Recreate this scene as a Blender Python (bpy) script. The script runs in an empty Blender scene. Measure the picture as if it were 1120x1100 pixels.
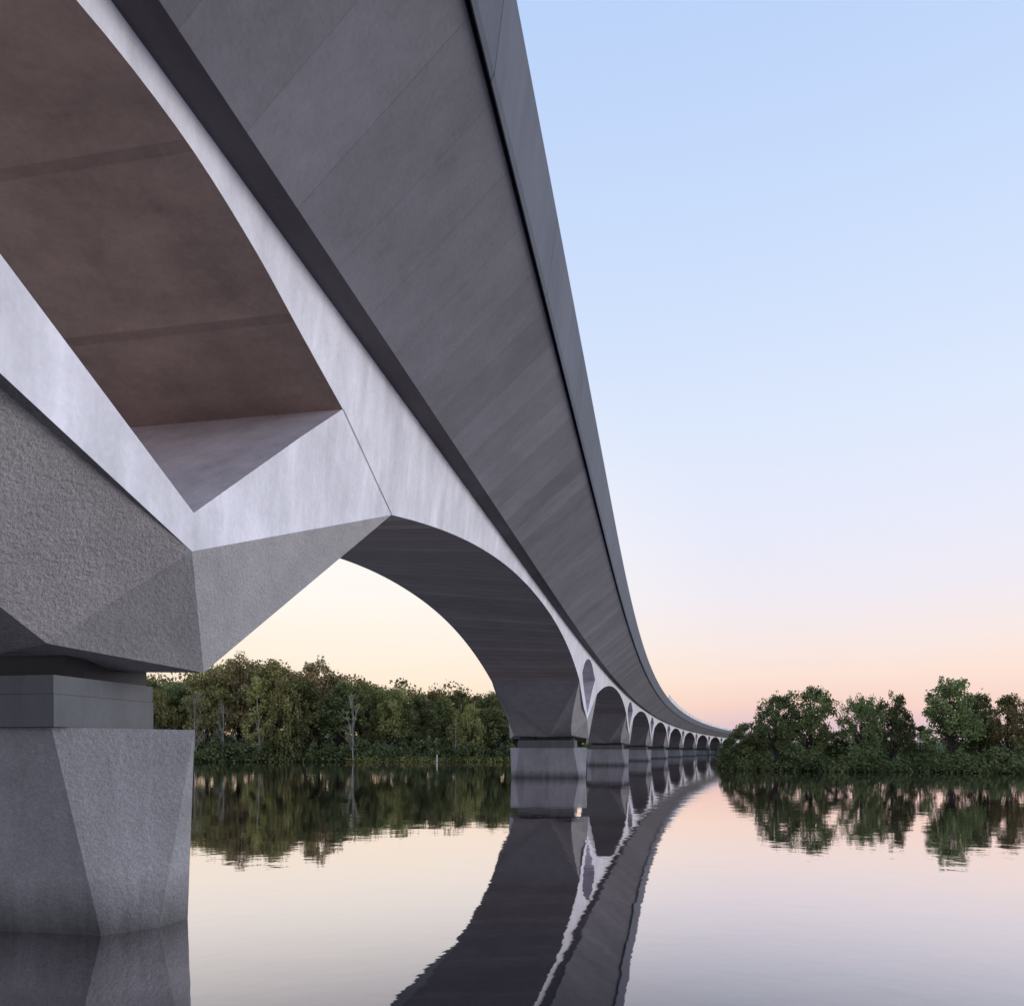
import bpy, bmesh, math, random
from mathutils import Vector, Matrix
random.seed(7)
scene=bpy.context.scene
COL=scene.collection
TH=math.radians(10.66); S_,C_=math.sin(TH),math.cos(TH)
F=850.0; HOR=821.0
def at(px,D):
    R=(px-560)/F*D
    return (R*C_-D*S_, R*S_+D*C_)
# ---------------------------------------------------------------- materials
def new_mat(name):
    m=bpy.data.materials.new(name); m.use_nodes=True
    nt=m.node_tree; nt.nodes.clear()
    out=nt.nodes.new('ShaderNodeOutputMaterial')
    return m,nt,out
def math_(nt,op,a,b=None,c=None,clamp=False):
    n=nt.nodes.new('ShaderNodeMath'); n.operation=op; n.use_clamp=clamp
    for i,x in enumerate((a,b,c)):
        if x is None: continue
        if isinstance(x,(int,float)): n.inputs[i].default_value=x
        else: nt.links.new(x,n.inputs[i])
    return n.outputs[0]
def noise(nt,vec,scale,detail=4,rough=.55,mscale=None):
    if mscale:
        mp=nt.nodes.new('ShaderNodeMapping'); mp.inputs['Scale'].default_value=mscale
        nt.links.new(vec,mp.inputs[0]); vec=mp.outputs[0]
    n=nt.nodes.new('ShaderNodeTexNoise'); n.inputs['Scale'].default_value=scale
    n.inputs['Detail'].default_value=detail; n.inputs['Roughness'].default_value=rough
    nt.links.new(vec,n.inputs['Vector']); return n.outputs['Fac']
def concrete(name,col,var=.35,joint=None,jw=.012,jdark=.45,panel=.12,streak=(1,1,.15),svar=1.0,grain=0.0,rough=.8,wet=False,speck=0,off=0.0,skew=0.0,blot=0.0):
    m,nt,out=new_mat(name)
    tc=nt.nodes.new('ShaderNodeTexCoord'); v=tc.outputs['Object']
    sep=nt.nodes.new('ShaderNodeSeparateXYZ'); nt.links.new(v,sep.inputs[0])
    n1=noise(nt,v,.55,4,.6); n2=noise(nt,v,2.2,4,.65,streak); n3=noise(nt,v,14,3,.6)
    a=math_(nt,'MULTIPLY_ADD',n1,var*1.5,1-var*.75)
    b=math_(nt,'MULTIPLY_ADD',n2,var*svar*1.5,1-var*svar*.75)
    c=math_(nt,'MULTIPLY_ADD',n3,var*.6,1-var*.3)
    f=math_(nt,'MULTIPLY',math_(nt,'MULTIPLY',a,b),c)
    if blot:
        n4=noise(nt,v,1.3,5,.7)
        mr=nt.nodes.new('ShaderNodeMapRange'); mr.inputs['From Min'].default_value=.50; mr.inputs['From Max'].default_value=.66
        mr.inputs['To Min'].default_value=1; mr.inputs['To Max'].default_value=1-blot
        nt.links.new(n4,mr.inputs['Value']); f=math_(nt,'MULTIPLY',f,mr.outputs[0])
    if joint:
        yy=math_(nt,'ADD',sep.outputs['Y'],off)
        if skew: yy=math_(nt,'ADD',yy,math_(nt,'MULTIPLY',sep.outputs['X'],skew))
        q=math_(nt,'DIVIDE',yy,joint)
        fl=math_(nt,'FLOOR',q)
        wn=nt.nodes.new('ShaderNodeTexWhiteNoise'); wn.noise_dimensions='1D'; nt.links.new(fl,wn.inputs['W'])
        f=math_(nt,'MULTIPLY',f,math_(nt,'MULTIPLY_ADD',wn.outputs['Value'],panel*2,1-panel))
        fr=math_(nt,'FRACT',q)
        d=math_(nt,'LESS_THAN',fr,jw/joint)
        f=math_(nt,'MULTIPLY',f,math_(nt,'MULTIPLY_ADD',d,-jdark,1))
    vo=nt.nodes.new('ShaderNodeTexVoronoi'); vo.inputs['Scale'].default_value=5; nt.links.new(v,vo.inputs['Vector'])
    pit=math_(nt,'LESS_THAN',vo.outputs['Distance'],.04)
    f=math_(nt,'MULTIPLY',f,math_(nt,'MULTIPLY_ADD',pit,-.25,1))
    if speck:
        s1=noise(nt,v,38,2,.8)
        mr=nt.nodes.new('ShaderNodeMapRange'); mr.inputs['From Min'].default_value=.36; mr.inputs['From Max'].default_value=.64
        mr.inputs['To Min'].default_value=1-speck; mr.inputs['To Max'].default_value=1+speck
        nt.links.new(s1,mr.inputs['Value']); f=math_(nt,'MULTIPLY',f,mr.outputs[0])
    if wet:
        w=math_(nt,'ADD',sep.outputs['Z'],math_(nt,'MULTIPLY_ADD',n2,.4,-.2))
        mr=nt.nodes.new('ShaderNodeMapRange'); mr.inputs['From Min'].default_value=.02; mr.inputs['From Max'].default_value=.6
        mr.inputs['To Min'].default_value=.34; mr.inputs['To Max'].default_value=1
        nt.links.new(w,mr.inputs['Value']); f=math_(nt,'MULTIPLY',f,mr.outputs[0])
    mx=nt.nodes.new('ShaderNodeVectorMath'); mx.operation='SCALE'; mx.inputs[0].default_value=col
    nt.links.new(f,mx.inputs['Scale'])
    p=nt.nodes.new('ShaderNodeBsdfPrincipled'); p.inputs['Roughness'].default_value=rough
    p.inputs['Specular IOR Level'].default_value=.3
    nt.links.new(mx.outputs[0],p.inputs['Base Color'])
    bp=nt.nodes.new('ShaderNodeBump')
    if grain>0:
        g=noise(nt,v,17,5,.7)
        bp.inputs['Strength'].default_value=1; bp.inputs['Distance'].default_value=grain
        nt.links.new(g,bp.inputs['Height'])
    else:
        bp.inputs['Strength'].default_value=.4; bp.inputs['Distance'].default_value=.01
        nt.links.new(n3,bp.inputs['Height'])
    nt.links.new(bp.outputs[0],p.inputs['Normal'])
    nt.links.new(p.outputs[0],out.inputs[0])
    return m
M_web=concrete('smooth_pale_concrete',(.68,.68,.74),.42,streak=(1,1,.22),blot=.07)
M_sill=concrete('sill_concrete',(.66,.62,.67),.45,blot=.10)
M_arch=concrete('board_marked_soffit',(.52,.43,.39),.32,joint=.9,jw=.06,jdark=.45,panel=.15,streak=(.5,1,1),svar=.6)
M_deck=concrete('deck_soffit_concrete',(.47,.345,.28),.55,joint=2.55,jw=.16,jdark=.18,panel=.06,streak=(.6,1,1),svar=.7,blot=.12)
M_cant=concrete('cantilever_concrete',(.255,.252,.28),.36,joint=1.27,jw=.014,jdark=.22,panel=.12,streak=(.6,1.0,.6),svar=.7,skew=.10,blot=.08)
M_ledge=concrete('shaded_ledge_concrete',(.125,.112,.118),.4,streak=(1,.3,1))  # shade of the down-facing ledge put into a darker concrete colour
M_para=concrete('parapet_concrete',(.10,.11,.14),.3,joint=5,jw=.04,jdark=.6,panel=.08)
M_rough=concrete('bush_hammered_concrete',(.36,.345,.35),.25,grain=.045,rough=.9,streak=(1,1,1),speck=.16)
M_facet=concrete('fine_hammered_shaded_concrete',(.285,.27,.27),.3,grain=.03,rough=.9,streak=(1,1,1),speck=.14)  # end facet's shade put into a darker base colour; finer grain is its texture
M_ped=concrete('pier_concrete',(.29,.29,.305),.45,grain=.028,rough=.85,wet=True,speck=.13,blot=.12)
M_plinth=concrete('plinth_concrete',(.115,.12,.13),.4)
M_joint=concrete('joint_shadow',(.10,.09,.09),.1)
M_steel_fill=concrete('bearing_steel_gap_fill',(.02,.02,.022),.3,rough=.6)  # bearing steel, also the dark fill of the gap between the bearings
M_barrier=concrete('pale_barrier_panel',(.75,.75,.77),.2,joint=4,jw=.1,jdark=.4)
def water_mat():
    m,nt,out=new_mat('lake_water')
    tc=nt.nodes.new('ShaderNodeTexCoord'); v=tc.outputs['Object']
    n1=noise(nt,v,.9,2,.5); n2=noise(nt,v,4.2,2,.5)
    big=noise(nt,v,.05,2,.5)
    h=math_(nt,'MULTIPLY_ADD',n2,.22,n1)
    amp=math_(nt,'MULTIPLY_ADD',big,1.6,-.35)
    h=math_(nt,'MULTIPLY',h,math_(nt,'MAXIMUM',amp,.12))
    bp=nt.nodes.new('ShaderNodeBump'); bp.inputs['Strength'].default_value=1; bp.inputs['Distance'].default_value=.0095
    nt.links.new(h,bp.inputs['Height'])
    # reflectance falls off with the cosine of the viewing angle: mirror at grazing, dark when looked into
    geo=nt.nodes.new('ShaderNodeNewGeometry')
    dt=nt.nodes.new('ShaderNodeVectorMath'); dt.operation='DOT_PRODUCT'
    nt.links.new(geo.outputs['Incoming'],dt.inputs[0]); nt.links.new(bp.outputs[0],dt.inputs[1])
    c=math_(nt,'ABSOLUTE',dt.outputs['Value'])
    e=math_(nt,'EXPONENT',math_(nt,'MULTIPLY',math_(nt,'POWER',c,3.3),-52.0))
    fac=math_(nt,'MULTIPLY_ADD',e,.87,.08)
    d=nt.nodes.new('ShaderNodeBsdfDiffuse'); d.inputs['Color'].default_value=(.028,.028,.036,1)
    g=nt.nodes.new('ShaderNodeBsdfGlossy'); g.inputs['Roughness'].default_value=.02; g.inputs['Color'].default_value=(.99,.945,.95,1)
    nt.links.new(bp.outputs[0],g.inputs['Normal'])
    mx=nt.nodes.new('ShaderNodeMixShader')
    nt.links.new(fac,mx.inputs[0]); nt.links.new(d.outputs[0],mx.inputs[1]); nt.links.new(g.outputs[0],mx.inputs[2])
    nt.links.new(mx.outputs[0],out.inputs[0]); return m
M_water=water_mat()
def leaf_mat(name,c1,c2,c3):
    m,nt,out=new_mat(name)
    tc=nt.nodes.new('ShaderNodeTexCoord'); oi=nt.nodes.new('ShaderNodeObjectInfo')
    n1=noise(nt,tc.outputs['Object'],.5,2,.6)
    geo=nt.nodes.new('ShaderNodeNewGeometry')
    r=nt.nodes.new('ShaderNodeValToRGB')
    r.color_ramp.elements[0].position=.3; r.color_ramp.elements[0].color=(*c1,1)
    r.color_ramp.elements[1].position=.72; r.color_ramp.elements[1].color=(*c3,1)
    e=r.color_ramp.elements.new(.5); e.color=(*c2,1)
    a=math_(nt,'ADD',n1,math_(nt,'MULTIPLY_ADD',geo.outputs['Random Per Island'],.10,-.05))
    nt.links.new(a,r.inputs[0])
    hs=nt.nodes.new('ShaderNodeHueSaturation'); hs.inputs['Saturation'].default_value=.92
    nt.links.new(r.outputs[0],hs.inputs['Color'])
    nt.links.new(math_(nt,'MULTIPLY_ADD',oi.outputs['Random'],.05,.475),hs.inputs['Hue'])
    nt.links.new(math_(nt,'MULTIPLY_ADD',oi.outputs['Random'],.6,.85),hs.inputs['Value'])
    d=nt.nodes.new('ShaderNodeBsdfDiffuse')
    nt.links.new(hs.outputs[0],d.inputs[0])
    nt.links.new(d.outputs[0],out.inputs[0]); return m
L_green=leaf_mat('leaf_green',(.085,.10,.038),(.15,.175,.06),(.22,.24,.08))
L_olive=leaf_mat('leaf_olive',(.13,.125,.045),(.22,.205,.07),(.31,.28,.09))
L_willow=leaf_mat('leaf_willow',(.17,.18,.055),(.29,.29,.09),(.40,.38,.13))
L_rust=leaf_mat('leaf_rust',(.13,.10,.045),(.20,.145,.07),(.28,.20,.09))
L_dark=leaf_mat('leaf_dark',(.055,.07,.028),(.105,.125,.046),(.16,.175,.065))
M_bark=concrete('bark',(.06,.05,.04),.4,rough=.95)
M_birch=concrete('birch_bark',(.42,.40,.36),.5,rough=.9)
M_land=concrete('bank_soil',(.035,.04,.02),.6,rough=1)
M_white=concrete('white_paint',(.75,.75,.75),.1)
# ---------------------------------------------------------------- helpers
def tag(o,label=None,cat=None,group=None,kind=None):
    if label:o['label']=label
    if cat:o['category']=cat
    if group:o['group']=group
    if kind:o['kind']=kind
    return o
def mesh_obj(name,verts,faces,mat,parent=None,smooth=False):
    me=bpy.data.meshes.new(name); me.from_pydata(verts,[],faces); me.materials.append(mat)
    if smooth:
        me.polygons.foreach_set('use_smooth',[True]*len(me.polygons))
    me.update()
    o=bpy.data.objects.new(name,me); COL.objects.link(o); o.parent=parent
    return o
def empty(name,loc=(0,0,0),rz=0):
    o=bpy.data.objects.new(name,None); COL.objects.link(o); o.location=loc; o.rotation_euler=(0,0,rz); return o
class MB:
    def __init__(s): s.v=[]; s.f=[]
    def face(s,*pts):
        n=len(s.v); s.v+= [tuple(p) for p in pts]; s.f.append(tuple(range(n,n+len(pts))))
    def prism(s,bot,top):
        k=len(bot); n=len(s.v); s.v+=list(bot)+list(top)
        for i in range(k):
            j=(i+1)%k; s.f.append((n+i,n+j,n+k+j,n+k+i))
        s.f.append(tuple(range(n+k-1,n-1,-1))); s.f.append(tuple(range(n+k,n+2*k)))
    def tube(s,pts,rads,seg=7):
        rings=[]
        for i,(p,r) in enumerate(zip(pts,rads)):
            p=Vector(p)
            d=(Vector(pts[min(i+1,len(pts)-1)])-Vector(pts[max(i-1,0)])).normalized()
            a=d.cross(Vector((.3,.9,.1))).normalized(); b=d.cross(a)
            n=len(s.v)
            for k in range(seg):
                t=2*math.pi*k/seg; s.v.append(tuple(p+a*math.cos(t)*r+b*math.sin(t)*r))
            rings.append(n)
        for n,m in zip(rings,rings[1:]):
            for k in range(seg):
                s.f.append((n+k,n+(k+1)%seg,m+(k+1)%seg,m+k))
    def build(s,name,mat,parent=None,weld=False,smooth=False,recalc=True):
        o=mesh_obj(name,s.v,s.f,mat,parent,smooth)
        if weld:
            bm=bmesh.new(); bm.from_mesh(o.data); bmesh.ops.remove_doubles(bm,verts=bm.verts,dist=.002)
            if recalc: bmesh.ops.recalc_face_normals(bm,faces=bm.faces)
            bm.to_mesh(o.data); bm.free()
        return o
# ---------------------------------------------------------------- bridge geometry
CX=-8.05
def cx(y): return CX+(0 if y<35 else (y-35)**2/3800)
def slope(y): return 0 if y<35 else (y-35)/1900
def Mp(y,u,z):
    ph=math.atan(slope(y)); return (cx(y)+u*math.cos(ph), y-u*math.sin(ph), z)
def interp(pts,s):
    if s<=pts[0][0]: return pts[0][1]
    for (a,za),(b,zb) in zip(pts,pts[1:]):
        if a<=s<=b: return za+(zb-za)*(s-a)/(b-a)
    return pts[-1][1]
def spline(ctrl,n=6):
    out=[]
    for i in range(len(ctrl)-1):
        p0=ctrl[max(i-1,0)];p1=ctrl[i];p2=ctrl[i+1];p3=ctrl[min(i+2,len(ctrl)-1)]
        for k in range(n):
            t=k/n
            def h(a,b,c,d): return .5*((2*b)+(-a+c)*t+(2*a-5*b+4*c-d)*t*t+(-a+3*b-3*c+d)*t**3)
            out.append((h(p0[0],p1[0],p2[0],p3[0]),h(p0[1],p1[1],p2[1],p3[1])))
    out.append(ctrl[-1]); return out
SP=50.2; Y0=8.4
ZTOP={1:9.0,-1:9.4}
def hw(z):
    if z<=4.35: return 2.65
    if z<=6.74: return 2.65+(z-4.35)/2.39*.13
    return 2.78+(z-6.74)/2.26*.25
def uu(sd,z): return hw(z) if sd>0 else -interp([(3,3.35),(5,3.38),(6.74,3.25),(9.4,3.03)],z)
PS=6.5
def arch(s): return 8.58-.003265*max(0,(25.1-abs(s)))**2.167
def lift(s): # the far side of the soffit stands slightly higher between the piers
    a=abs(s)
    return 0 if a<=PS else .64*math.sin(math.pi/2*min(1,(a-PS)/18.6))
ZP=arch(PS)
BL=[(-PS,ZP),(-5.2,6.13),(-2.9,5.14),(-.1,4.35),(PS,ZP)]
def bot(s,sd=1): return (arch(s)+(lift(s) if sd<0 else 0)) if abs(s)>=PS else interp(BL,s)
OL=[(-5.4,7.4),(-2.9,6.07),(-.1,4.8),(3.8,7.69)]
OU=spline([(-5.4,7.4),(-4.4,8.18),(-2.7,8.60),(-.9,8.66),(.7,8.44),(2.1,8.10),(3.8,7.69)],5)
HS=SP/2
ss=set([-HS,HS]+[a for a,_ in BL]+[a for a,_ in OL]+[a for a,_ in OU])
k=-HS
while k<HS:
    if all(abs(k-a)>.25 for a in ss): ss.add(k)
    k+=.8
ss=sorted(ss)
viaduct=empty('concrete_viaduct',(0,0,0))
tag(viaduct,'long pale concrete viaduct curving over the lake on V-shaped legs and arches','bridge')
piersY=[Y0+SP*i for i in range(-1,10)]
def on_plane(p,a,b,c):   # move p along x onto the plane abc
    a,b,c=Vector(a),Vector(b),Vector(c); n=(b-a).cross(c-a)
    x=a.x-(n.y*(p[1]-a.y)+n.z*(p[2]-a.z))/n.x
    return (x,p[1],p[2])
for yc in piersY:
    webs={1:MB(),-1:MB()}; sof={1:MB(),-1:MB()}; ds=MB(); li=MB(); leg=MB()
    for a,b in zip(ss,ss[1:]):
        for sd in (1,-1):
            def q(s0,s1,z00,z01,z10,z11,n=4):
                for i in range(n):
                    t0=i/n; t1=(i+1)/n
                    za0=z00+(z10-z00)*t0; za1=z00+(z10-z00)*t1
                    zb0=z01+(z11-z01)*t0; zb1=z01+(z11-z01)*t1
                    P=[Mp(yc+s0,uu(sd,za0),za0),Mp(yc+s1,uu(sd,zb0),zb0),Mp(yc+s1,uu(sd,zb1),zb1),Mp(yc+s0,uu(sd,za1),za1)]
                    if sd<0: P.reverse()
                    R=[]
                    for p in P:
                        if not R or (Vector(p)-Vector(R[-1])).length>1e-4: R.append(p)
                    if len(R)>2 and (Vector(R[0])-Vector(R[-1])).length<1e-4: R.pop()
                    if len(R)>2: webs[sd].face(*R)
            ZT=ZTOP[sd]
            if a>=-5.4-1e-6 and b<=3.8+1e-6:
                q(a,b,bot(a,sd),bot(b,sd),interp(OL,a),interp(OL,b),3)
                q(a,b,interp(OU,a),interp(OU,b),ZT,ZT,3)
            else:
                q(a,b,bot(a,sd),bot(b,sd),ZT,ZT,6)
        def across(mb,fa,fb,flip):
            P=[Mp(yc+a,uu(1,fa(1)),fa(1)),Mp(yc+b,uu(1,fb(1)),fb(1)),Mp(yc+b,uu(-1,fb(-1)),fb(-1)),Mp(yc+a,uu(-1,fa(-1)),fa(-1))]
            if flip: P.reverse()
            mb.face(*P)
        fa=lambda sd:bot(a,sd); fb=lambda sd:bot(b,sd)
        if a>=PS-1e-6: across(sof[1],fa,fb,False)
        if b<=-PS+1e-6: across(sof[-1],fa,fb,False)
        if a>=-5.4-1e-6 and b<=3.8+1e-6:
            across(ds,lambda sd:interp(OU,a),lambda sd:interp(OU,b),False)
            across(li,lambda sd:interp(OL,a),lambda sd:interp(OL,b),True)
    for sd in (1,-1):
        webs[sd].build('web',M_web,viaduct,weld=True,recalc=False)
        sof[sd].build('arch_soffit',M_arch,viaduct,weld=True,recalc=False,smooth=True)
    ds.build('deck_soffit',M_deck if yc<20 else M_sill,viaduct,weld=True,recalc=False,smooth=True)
    li.build('opening_sill',M_sill,viaduct,weld=True,recalc=False)
    za_=3.15; zb_=2.93
    SA=1.15
    UA={1:1.62,-1:-2.75}; UB={1:2.74,-1:-3.3}
    V={};B={};A={};A2={};PR={};PL={};RW={};RR={}
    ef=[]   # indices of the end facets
    for sd in (1,-1):
        V[sd]=Mp(yc-.1,uu(sd,4.35),4.35); B[sd]=Mp(yc,UB[sd],zb_)
        A[sd]=Mp(yc-SA,UA[sd],za_); A2[sd]=Mp(yc+SA,UA[sd],za_)
        PR[sd]=Mp(yc+PS,uu(sd,ZP),ZP)
        RW[sd]=[Mp(yc+s,uu(sd,z),z) for s,z in BL[:4]][::-1]   # V ... PL on the web
        PL[sd]=RW[sd][-1]
        RR[sd]=[on_plane(p,V[sd],A[sd],PL[sd]) for p in RW[sd]]
    def edge(sgn,sd):
        P0=Vector(A2[sd] if sgn>0 else A[sd]); P1=Vector(PR[sd] if sgn>0 else PL[sd])
        bul=.75 if sd<0 else (.0 if sgn>0 else -.30)
        E=[]
        for i in range(9):
            t=i/8; p=P0.lerp(P1,t); k=math.sin(math.pi*t**.8)*bul
            p.z+=k*.85; p.y-=sgn*k*.5*(1 if sd<0 else -.5)*-1
            p=tuple(p)
            if sd>0 and sgn<0: p=on_plane(p,V[sd],A[sd],PL[sd])
            E.append(p)
        return E
    for sd in (1,-1):
        def tri(*t): leg.face(*(t if sd>0 else t[::-1]))
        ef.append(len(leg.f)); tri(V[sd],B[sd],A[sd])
        E=edge(1,sd)
        if sd>0:
            tri(V[sd],PR[sd],B[sd])
            for p,r in zip(E,E[1:]): tri(B[sd],r,p)
        else:
            tri(V[sd],A2[sd],B[sd])
            for p,r in zip(E,E[1:]): tri(V[sd],r,p)
        E=edge(-1,sd); ring=RR[sd]
        if sd>0:
            leg.face(*(E+ring[::-1][1:]))
        else:
            for p,r in zip(E,E[1:]): tri(ring[2],p,r)
            tri(ring[0],E[0],ring[1]); tri(ring[1],E[0],ring[2]); 
        for i in range(3):   # narrow ledge where the smooth band stands proud of the rough face
            tri(RR[sd][i],RR[sd][i+1],RW[sd][i+1]); tri(RR[sd][i],RW[sd][i+1],RW[sd][i])
    for sgn in (1,-1):
        ER=edge(sgn,1); EL=edge(sgn,-1)
        Cc=Mp(yc+sgn*.55,-.2,3.05)
        def T(*t): leg.face(*(t if sgn>0 else t[::-1]))
        T(ER[-1],EL[-1],Cc)
        for p,r in zip(ER,ER[1:]): T(p,r,Cc)
        for p,r in zip(EL,EL[1:]): T(r,p,Cc)
    c1=Mp(yc+.55,-.2,3.05); c2=Mp(yc-.55,-.2,3.05)
    leg.face(A2[1],c1,c2,A[1],B[1]); leg.face(A[-1],c2,c1,A2[-1],B[-1])
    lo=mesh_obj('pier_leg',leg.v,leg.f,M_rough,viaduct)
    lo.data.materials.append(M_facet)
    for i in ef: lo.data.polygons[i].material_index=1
    bm=bmesh.new(); bm.from_mesh(lo.data); bmesh.ops.remove_doubles(bm,verts=bm.verts,dist=.002)
    bmesh.ops.recalc_face_normals(bm,faces=bm.faces); bm.to_mesh(lo.data); bm.free()
    def strip(p0,p1,w,sd=1,pr=.004):
        jt=MB()
        (s0,z0),(s1,z1)=p0,p1
        dx,dz=s1-s0,z1-z0; L=math.hypot(dx,dz); nx,nz=-dz/L*w/2,dx/L*w/2
        n=8
        for i in range(n):
            t0=i/n;t1=(i+1)/n
            P=[]
            for t,sg in ((t0,-1),(t1,-1),(t1,1),(t0,1)):
                s=s0+dx*t+nx*sg; z=z0+dz*t+nz*sg
                P.append(Mp(yc+s,uu(sd,z)+sd*pr,z))
            jt.face(*P)
        jt.build('limb_joint',M_joint,viaduct,weld=True,recalc=False)
    if yc<70:
        strip((3.8,7.69),(PS,ZP),.016,1,.012)
def sweep(name,prof,y0,y1,step,mat,mat2=None,idx2=()):
    mb=MB(); ys=[]; y=y0
    while y<y1+1e-6: ys.append(y); y+=step
    n=len(prof)
    rows=[[Mp(y,u,z) for u,z in prof] for y in ys]
    for r in rows: mb.v+=r
    mi=[]
    for i in range(len(rows)-1):
        for k in range(n):
            a=i*n+k; b=i*n+(k+1)%n
            mb.f.append((a,b,b+n,a+n)); mi.append(1 if k in idx2 else 0)
    mb.f.append(tuple(range(n))); mb.f.append(tuple(range(len(mb.v)-1,len(mb.v)-n-1,-1))); mi+=[0,0]
    o=mb.build(name,mat,viaduct)
    if mat2:
        o.data.materials.append(mat2); o.data.polygons.foreach_set('material_index',mi)
    return o
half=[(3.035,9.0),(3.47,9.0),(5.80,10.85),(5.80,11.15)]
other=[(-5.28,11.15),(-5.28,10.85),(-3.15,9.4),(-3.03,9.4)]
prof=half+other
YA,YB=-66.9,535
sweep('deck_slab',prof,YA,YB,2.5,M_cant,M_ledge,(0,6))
pr=[(5.885,10.83),(5.93,10.93),(6.12,12.4),(5.9,12.4),(5.72,11.16),(5.83,11.08),(5.865,10.83)]
sweep('parapet',pr,YA,YB,2.5,M_para)
sweep('parapet',[(-u+.52,z) for u,z in pr[::-1]],YA,YB,2.5,M_para)
nb=[(5.94,12.403),(6.09,12.403),(6.18,13.3),(6.1,13.3)]
sweep('noise_barrier',nb,160,YB,5,M_barrier)
# ---------------------------------------------------------------- pedestals
def plan(pts,z):
    return [(u,s,z) for u,s in pts]
def pedp(u1,s1,u2,ub,sb,z):
    return plan([(u1,-s1),(u2,0),(ub,sb),(-ub-.6,sb),(-u2-.65,0),(-u1-.6,-s1)],z)
ped=empty('pier_pedestal',Mp(Y0,0,0))
mb=MB(); mb.prism(pedp(2.387,.783,2.47,1.7,.45,-1.5),pedp(1.72,1.2,2.62,1.45,1.1,2.25))
mb.build('pier_shaft',M_ped,ped)
pp=[(1.82,-1.28),(1.86,.3),(1.3,1.0),(-1.9,1.0),(-2.5,.3),(-2.45,-1.28)]
mb=MB(); mb.prism(plan(pp,2.254),plan(pp,2.60)); mb.build('plinth',M_plinth,ped)
pq=[(u*.994,s*.994) for u,s in pp]
mb=MB(); mb.prism(plan(pq,2.604),plan(pq,2.80)); mb.build('bearing_shelf',M_plinth,ped)
for sx in (-1.75,1.0):  # bearings widened so their dark steel also fills the shaded gap
    b=MB()
    c=[(sx-.6,-.75),(sx+.5,-.75),(sx+.62,-.6),(sx+.62,.5),(sx+.5,.62),(sx-.6,.62)]
    b.prism(plan(c,2.804),plan(c,3.1))
    b.build('bearing',M_steel_fill,ped)
b=MB(); k4=[(-1.12,-.6),(.395,-.6),(.395,.6),(-1.12,.6)]  # added filler block that closes the gap and keeps it dark
b.prism(plan(k4,2.804),plan(k4,3.12)); b.build('dark_gap_filler',M_steel_fill,ped)
ords=['first','second','third','fourth','fifth','sixth','seventh','eighth','ninth','tenth','eleventh','twelfth','thirteenth','fourteenth','fifteenth','sixteenth','seventeenth','eighteenth','nineteenth','twentieth','twenty-first','twenty-second','twenty-third','twenty-fourth','twenty-fifth','twenty-sixth','twenty-seventh','twenty-eighth','twenty-ninth','thirtieth','thirty-first','thirty-second','thirty-third','thirty-fourth','thirty-fifth']
G='faceted concrete pedestals carrying the viaduct'
tag(ped,'large faceted concrete pedestal standing in the water nearest the camera','bridge pier',G)
def dup(src,loc,rz=0):
    r=src.copy(); COL.objects.link(r); r.location=loc; r.rotation_euler=(0,0,rz)
    for ch in list(src.children):
        c=ch.copy(); COL.objects.link(c); c.parent=r
    return r
for i,yc in enumerate(piersY[2:]):
    p=dup(ped,Mp(yc,0,0),-math.atan(slope(yc)))
    p['label']=('pale concrete pedestal at the far foot of the big arch' if i==0 else
       'small distant pedestal, %s from the camera along the curving viaduct'%ords[i+1])
# ---------------------------------------------------------------- water and land
mb=MB(); mb.face((-1500,-600,0),(1500,-600,0),(1500,2500,0),(-1500,2500,0))
tag(mb.build('lake_water',M_water),kind='structure')
shore=[(-1500,120),(-700,132),(-200,140),(60,141),(140,142),(260,140),(380,143),(470,139),(560,142),(620,165),(660,210),(700,265),(740,345),(772,440),(782,470),(785,150),(788,92),(815,80),(870,78),(930,74),(1000,75),(1060,70),(1130,69),(1250,64),(1600,60),(2400,45)]
def dens(sh,n=6):
    out=[]
    for (a,b),(c,d) in zip(sh,sh[1:]):
        for i in range(n):
            t=i/n; out.append((a+(c-a)*t,(b+(d-b)*t)*(1+random.uniform(-.008,.008))))
    out.append(sh[-1]); return out
sh=dens(shore)
mb=MB(); rows=[(0,-.5),(1.0,.12),(2.5,.4),(14,.8),(60,2.0),(200,5),(900,9)]
for px,D in sh:
    for d,z in rows:
        x,y=at(px,D+d); zz=z+(random.uniform(-.06,.06) if 0<d<20 else 0)
        if d==200 and px<620: zz=9
        mb.v.append((x,y,zz))
nr=len(rows)
for i in range(len(sh)-1):
    for k in range(nr-1):
        a=i*nr+k; mb.f.append((a,a+nr,a+nr+1,a+1))
tag(mb.build('bank_ground',M_land),kind='structure')
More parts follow.
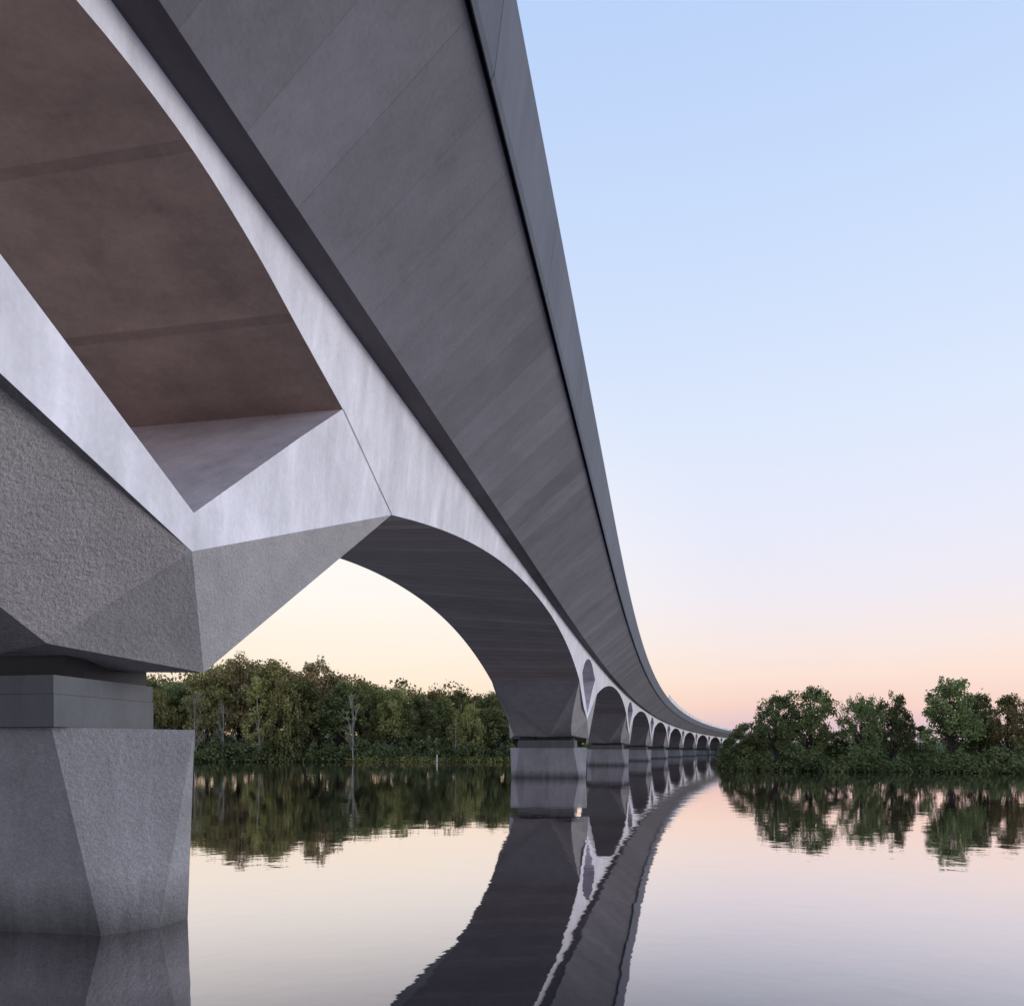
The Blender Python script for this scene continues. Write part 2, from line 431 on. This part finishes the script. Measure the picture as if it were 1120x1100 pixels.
# ---------------------------------------------------------------- vegetation
def add_leaf(V,Fc,c,size,rng):
    n=Vector((rng.gauss(0,1),rng.gauss(0,1),rng.gauss(0,1)+.5)).normalized()
    a=n.cross(Vector((rng.random(),rng.random(),rng.random()+.01))).normalized(); b=n.cross(a)
    s=size*rng.uniform(.6,1.3); w=s*rng.uniform(.5,.8)
    k=len(V)
    V.extend([tuple(c+a*s),tuple(c+b*w),tuple(c-a*s),tuple(c-b*w)]); Fc.append((k,k+1,k+2,k+3))
def clump(V,Fc,c,r,n,size,rng):
    for _ in range(n):
        d=Vector((rng.gauss(0,1),rng.gauss(0,1),rng.gauss(0,.75))).normalized()*r*(rng.random()**.45)
        add_leaf(V,Fc,c+d,size,rng)
def tree_proto(seed,style):
    rng=random.Random(seed)
    H=10.0; tr=MB(); V=[];Fc=[]
    big=style in('round','wide')
    lean=(rng.uniform(-.4,.4),rng.uniform(-.4,.4))
    pts=[(lean[0]*t*t+rng.uniform(-.06,.06),lean[1]*t*t,H*.90*t) for t in [i/7 for i in range(8)]]
    r0={'round':.24,'tall':.18,'birch':.09,'wide':.26,'bare':.075,'willow':.2}[style]
    tr.tube(pts,[r0*(1-.9*i/7)+.012 for i in range(8)])
    R={'round':3.5,'tall':2.5,'birch':1.7,'wide':4.3,'bare':1.8,'willow':2.9}[style]
    nc={'round':120,'tall':85,'birch':44,'wide':145,'bare':14,'willow':80}[style]
    cl=[]; lobes=[]
    if big:
        zc=H*.52; rz=H*.45
        for i in range(14):
            th=i*2.4+rng.uniform(-.4,.4); ph=math.asin(-.72+1.62*(i+.5)/14)
            lr=R*rng.uniform(.27,.40)
            k=rng.uniform(.85,1.12)
            lobes.append((Vector((math.cos(th)*math.cos(ph)*(R-lr)*k,math.sin(th)*math.cos(ph)*(R-lr)*k,zc+math.sin(ph)*(rz-lr*.8))),lr))
        lobes.append((Vector((lean[0],lean[1],H*.96-R*.34)),R*.36))
        lobes.append((Vector((0,0,zc)),R*.5))
    for i in range(nc):
        if big:
            lc,lr=rng.choice(lobes)
            d=Vector((rng.gauss(0,1),rng.gauss(0,1),rng.gauss(0,.9)+.2)).normalized()*lr*rng.uniform(.6,1.05)
            c=lc+d; c.z=max(H*.07,min(c.z,H*.96))
        else:
            t0={'tall':.06,'birch':.14,'bare':.25,'willow':.1}[style]
            t=t0+(1-t0)*((i+rng.random())/nc)
            env=math.sin(math.pi*min(1,(t+.02)/1.03)**.85)**.6
            ang=rng.random()*6.283; rad=R*env*(rng.uniform(.15,1.0)**.6)
            c=Vector((lean[0]*t*t+rad*math.cos(ang),lean[1]*t*t+rad*math.sin(ang),min(H*t,H*.96)+rng.uniform(-.3,.3)))
        cr=rng.uniform(.5,.85)*(R/3.2)**.5
        cl.append(c)
        nl={'round':82,'tall':78,'birch':50,'wide':84,'bare':8,'willow':50}[style]
        if style=='willow':
            for _ in range(9):
                q0=c+Vector((rng.gauss(0,.35),rng.gauss(0,.35),rng.gauss(0,.2)))
                L=rng.uniform(.6,1.6)
                for j in range(7): add_leaf(V,Fc,q0+Vector((rng.gauss(0,.05),rng.gauss(0,.05),-L*j/7)),.14,rng)
        else:
            clump(V,Fc,c,cr,nl,.145 if style!='birch' else .11,rng)
        if rng.random()<(.35 if style!='bare' else 1):
            t2=max(.12,min(.85,c.z/H-.18-.15*rng.random())); st=Vector((lean[0]*t2*t2,lean[1]*t2*t2,H*.90*t2))
            mid=st.lerp(c,.5)+Vector((0,0,.25))
            rr=r0*(1-.85*t2)*.42
            tr.tube([st,mid,c,c+(c-mid)*.25],[rr,rr*.6,rr*.25,.008],5)
            if style=='bare':
                for _ in range(5):
                    e=c+Vector((rng.gauss(0,.5),rng.gauss(0,.5),rng.uniform(0,.9)))
                    tr.tube([mid.lerp(c,rng.random()),e],[.018,.006],4)
    for _ in range(int(nc*.9)):
        c=rng.choice(cl)+Vector((rng.gauss(0,.5),rng.gauss(0,.5),rng.gauss(0,.4)))
        clump(V,Fc,c,.26,7,.11,rng)
    top=max(v[2] for v in V)
    return tr,V,Fc,top
protos={}
def make_proto(key,seed,style,leaf,bark):
    tr,V,Fc,top=tree_proto(seed,style)
    me=bpy.data.meshes.new('crown'); me.from_pydata(V,[],Fc); me.materials.append(leaf); me.update()
    mt=bpy.data.meshes.new('trunk'); mt.from_pydata(tr.v,[],tr.f); mt.materials.append(bark); mt.update()
    protos[key]=(mt,me,top)
make_proto('g1',1,'round',L_green,M_bark); make_proto('g2',2,'wide',L_green,M_bark)
make_proto('o1',3,'round',L_olive,M_bark); make_proto('o2',4,'tall',L_olive,M_bark)
make_proto('r1',5,'round',L_rust,M_bark); make_proto('d1',6,'wide',L_dark,M_bark)
make_proto('d2',7,'tall',L_dark,M_bark); make_proto('b1',8,'birch',L_willow,M_birch)
make_proto('x1',9,'bare',L_olive,M_birch); make_proto('g3',10,'tall',L_green,M_bark); make_proto('d3',11,'round',L_dark,M_bark)
make_proto('w1',12,'willow',L_willow,M_bark)
def tree(key,px,D,ytop,wscale,name,label,group,zb=.45):
    H=2+(HOR-ytop)*D/F-zb
    x,y=at(px,D); t=empty(name,(x,y,zb),random.uniform(0,6.28))
    sz=H/protos[key][2]; t.scale=(sz*wscale,sz*wscale,sz)
    tag(t,label,'tree' if 'shrub' not in name else 'shrub',group)
    for nm,me in zip(('trunk','crown'),protos[key][:2]):
        o=bpy.data.objects.new(nm,me); COL.objects.link(o); o.parent=t
    return t
look={'g1':'round green','g2':'broad green','g3':'slender green','o1':'round olive','o2':'slender yellow-olive','r1':'rusty brown','d1':'broad dark','d2':'slender dark','d3':'round dark','b1':'pale-stemmed birch','x1':'almost bare pale-stemmed','w1':'drooping yellow-green'}
front=[('g1',160,147,740,1),('d3',192,147,747,1),('o1',226,146,735,.9),('r1',262,150,711,.8),('b1',284,141.5,738,1.1),('o2',302,147,720,1.2),('w1',312,143,738,.9),('r1',348,152,716,.75),('w1',176,143.5,752,.9),
('g1',328,145,740,.9),('x1',213,141.5,755,1.1),('d2',372,147,744,1.2),('g2',402,149,746,.85),('x1',386,141.5,758,1),('o1',434,147,752,.9),('d3',460,146,755,.95),('g3',486,147,760,1.1),('w1',516,143,768,1.0),('b1',498,141,775,.9),('x1',244,141.5,764,.9),('g1',540,146,756,1),('d3',566,150,760,1),('g2',600,170,772,.9),
('d1',640,215,780,.9),('g1',672,262,790,1),('d3',700,300,797,1),('g2',725,350,803,1),('d1',750,410,806,1),('g1',772,455,808,1)]
front.sort(key=lambda a:a[1])
for i,(k,px,D,yt,w) in enumerate(front):
    tree(k,px,D,yt,w,'bank_tree','%s tree, %s from the left in the far bank front row'%(look[k],ords[i]),'trees along the far bank')
back=[('o1',240,172,724),('g1',280,165,722),('r1',318,166,728),('g2',365,168,738),('o1',395,172,743),('g1',425,175,750),('r1',450,178,751),('o1',475,175,754),('g1',500,180,753),('r1',522,185,757),('o1',545,185,757),('g2',150,165,738),('g1',190,165,742)]
back.sort(key=lambda a:a[1])
for i,(k,px,D,yt) in enumerate(back):
    tree(k,px,D,yt,.9,'wood_tree','%s tree, %s from the left in the far bank rear row'%(look[k],ords[i]),'trees behind the far bank',zb=1.2)
right=[('d2',800,90,806,1.8,'low dark shrub at the left tip of the right bank under the viaduct'),
('g1',821,85,788,1.3,'rounded green shrub just left of the tall trees on the right bank'),
('d3',849,80,754,.84,'tall dark tree at the left of the right bank group'),
('g1',886,80,748,.88,'tall green tree second from left on the right bank'),
('g2',941,77,757,.70,'dense green tree forming the left half of the middle crown'),
('d1',975,78,753,.64,'broad dark tree forming the right half of the middle crown'),
('d2',914,82,800,1.8,'low dark shrub between the first and middle crowns'),
('g3',1006,79,792,1.5,'lower green shrub between the middle crown and tallest tree'),
('g1',1041,74,738,.88,'tallest tree on the right bank with open crown'),
('d3',1072,76,752,.72,'dark tree close behind the tallest one on the right bank'),
('o1',1102,73,757,.78,'olive green tree near the right edge of the photo'),
('g2',1142,73,757,.72,'broad green tree cut off by the right edge')]
for k,px,D,yt,w,lab in right:
    tree(k,px,D,yt,w,'bank_shrub' if 'shrub' in lab else 'bank_tree',lab,'trees on the right bank')
def undergrowth(name,a,b,n,hmin,hmax,leaf,size,depth,lv=26,rr=(.4,.9)):
    rng=random.Random(int(a)+77); V=[];Fc=[]
    for _ in range(n):
        px=rng.uniform(a,b); D=interp(shore,px)+depth*rng.random()**1.4-.3
        h=rng.uniform(hmin,hmax)*(.35+.5*abs(math.sin(px*.045)+.5*math.sin(px*.17+1)))
        x,y=at(px,D)
        clump(V,Fc,Vector((x,y,max(.25,h*rng.random()))),rng.uniform(*rr),lv,size,rng)
    o=mesh_obj(name,V,Fc,leaf); tag(o,kind='stuff'); return o
tag(undergrowth('undergrowth',100,782,2000,1.2,7.5,L_dark,.26,12,34,(.6,1.4)),'dark tangled undergrowth along the far waterline','bushes')
tag(undergrowth('bank_bushes',787,1200,1550,.4,2.6,L_dark,.14,4.5,30),'dark low bushes along the right waterline','bushes')
tag(undergrowth('waterside_grass',380,560,260,.3,.9,L_willow,.2,1.2),'yellow green waterside grass on the far bank','grass')
rng=random.Random(44); V=[];Fc=[]
for _ in range(1500):
    px=rng.uniform(100,640); D=rng.uniform(200,300)
    top=interp([(-100,735),(150,740),(250,726),(350,734),(430,750),(560,756),(640,778),(700,795),(800,806)],px)+rng.uniform(0,26)+4*math.sin(px*.11)
    z=2+(HOR-top)*D/F; x,y=at(px,D)
    clump(V,Fc,Vector((x,y,z*rng.uniform(.2,1)**.5)),rng.uniform(1.6,3.2),32,.5,rng)
tag(mesh_obj('distant_woodland',V,Fc,L_rust),'hazy brownish woodland rising behind the far bank','woodland',kind='stuff')
rng=random.Random(45); V=[];Fc=[]
for _ in range(420):
    px=rng.uniform(812,1300); D=rng.uniform(92,120)
    top=806+5*math.sin(px*.07)+rng.uniform(0,14); z=2+(HOR-top)*D/F; x,y=at(px,D)
    clump(V,Fc,Vector((x,y,z*rng.uniform(.3,1))),rng.uniform(.8,1.5),34,.24,rng)
tag(mesh_obj('distant_thicket',V,Fc,L_dark),'dark thicket filling in behind the right bank trees','thicket',kind='stuff')
x,y=at(478,137)
p=MB(); p.tube([(x,y,-.8),(x,y,1.2),(x,y,1.25),(x,y,1.4)],[.09,.09,.13,.02],8)
tag(p.build('marker_post',M_white),'thin white marker post standing in the water before the far bank','post')
# ---------------------------------------------------------------- light
w=bpy.data.worlds.new('World'); scene.world=w; w.use_nodes=True; nt=w.node_tree; nt.nodes.clear()
out=nt.nodes.new('ShaderNodeOutputWorld'); bg=nt.nodes.new('ShaderNodeBackground'); bg.inputs[1].default_value=1
tc=nt.nodes.new('ShaderNodeTexCoord'); sep=nt.nodes.new('ShaderNodeSeparateXYZ'); nt.links.new(tc.outputs['Generated'],sep.inputs[0])
# faint uneven haze so the bands are not perfectly level
hz=noise(nt,tc.outputs['Generated'],2.2,3,.5,(1,1,5))
zz=math_(nt,'ADD',sep.outputs['Z'],math_(nt,'MULTIPLY_ADD',hz,.03,-.015))
def ramp(st):
    r=nt.nodes.new('ShaderNodeValToRGB'); e=r.color_ramp.elements
    e[0].position=st[0][0]; e[0].color=(*st[0][1],1); e[1].position=st[-1][0]; e[1].color=(*st[-1][1],1)
    for p_,c_ in st[1:-1]:
        x_=e.new(p_); x_.color=(*c_,1)
    nt.links.new(zz,r.inputs[0]); return r.outputs[0]
east=ramp([(0,(.62,.49,.59)),(.03,(.76,.55,.60)),(.055,(.92,.65,.58)),(.09,(.96,.75,.66)),(.13,(.93,.80,.77)),(.19,(.86,.82,.89)),(.26,(.80,.82,.95)),(.36,(.73,.81,.97)),(.5,(.62,.745,.97)),(.75,(.46,.62,.94)),(1,(.34,.51,.88))])
west=ramp([(0,(1,.66,.44)),(.05,(1,.77,.56)),(.11,(1.0,.87,.72)),(.19,(1,.95,.88)),(.28,(.98,.95,.94)),(.38,(.86,.88,.95)),(.5,(.68,.78,.96)),(.75,(.47,.63,.94)),(1,(.35,.52,.88))])
def dirdot(az):
    vm=nt.nodes.new('ShaderNodeVectorMath'); vm.operation='DOT_PRODUCT'; vm.inputs[1].default_value=(math.sin(az),math.cos(az),0)
    nt.links.new(tc.outputs['Generated'],vm.inputs[0]); return vm.outputs['Value']
mr=nt.nodes.new('ShaderNodeMapRange'); mr.interpolation_type='SMOOTHSTEP'; mr.inputs['From Min'].default_value=.78; mr.inputs['From Max'].default_value=1.0
nt.links.new(dirdot(math.radians(-30)),mr.inputs['Value'])
mx=nt.nodes.new('ShaderNodeMix'); mx.data_type='RGBA'
nt.links.new(mr.outputs[0],mx.inputs['Factor']); nt.links.new(east,mx.inputs[6]); nt.links.new(west,mx.inputs[7])
sky=nt.nodes.new('ShaderNodeTexSky'); sky.sky_type='NISHITA'; sky.sun_disc=False
sky.sun_elevation=math.radians(10); sky.sun_rotation=math.radians(64)
ad=nt.nodes.new('ShaderNodeMix'); ad.data_type='RGBA'; ad.blend_type='ADD'; ad.inputs['Factor'].default_value=.004
nt.links.new(mx.outputs[2],ad.inputs[6]); nt.links.new(sky.outputs[0],ad.inputs[7])
nt.links.new(ad.outputs[2],bg.inputs[0]); nt.links.new(bg.outputs[0],out.inputs[0])
sl=bpy.data.lights.new('sun','SUN'); sl.energy=1.55; sl.angle=math.radians(28); sl.color=(1,.97,.96)
so=bpy.data.objects.new('sun',sl); COL.objects.link(so)
az=math.radians(64); el=math.radians(10)
d=Vector((math.sin(az)*math.cos(el),math.cos(az)*math.cos(el),math.sin(el)))
so.rotation_euler=d.to_track_quat('Z','Y').to_euler(); so.location=(60,-20,40)
# ---------------------------------------------------------------- camera
cd=bpy.data.cameras.new('camera'); cam=bpy.data.objects.new('camera',cd); COL.objects.link(cam)
cam.location=(0,0,2); cam.rotation_euler=(math.radians(90),0,TH)
cd.sensor_width=36; cd.sensor_fit='HORIZONTAL'; cd.lens=36*F/1120; cd.shift_y=(HOR-550)/1120; cd.clip_end=5000; cd.clip_start=.05
scene.camera=cam
scene.view_settings.view_transform='Standard'; scene.view_settings.look='None'; scene.view_settings.exposure=0
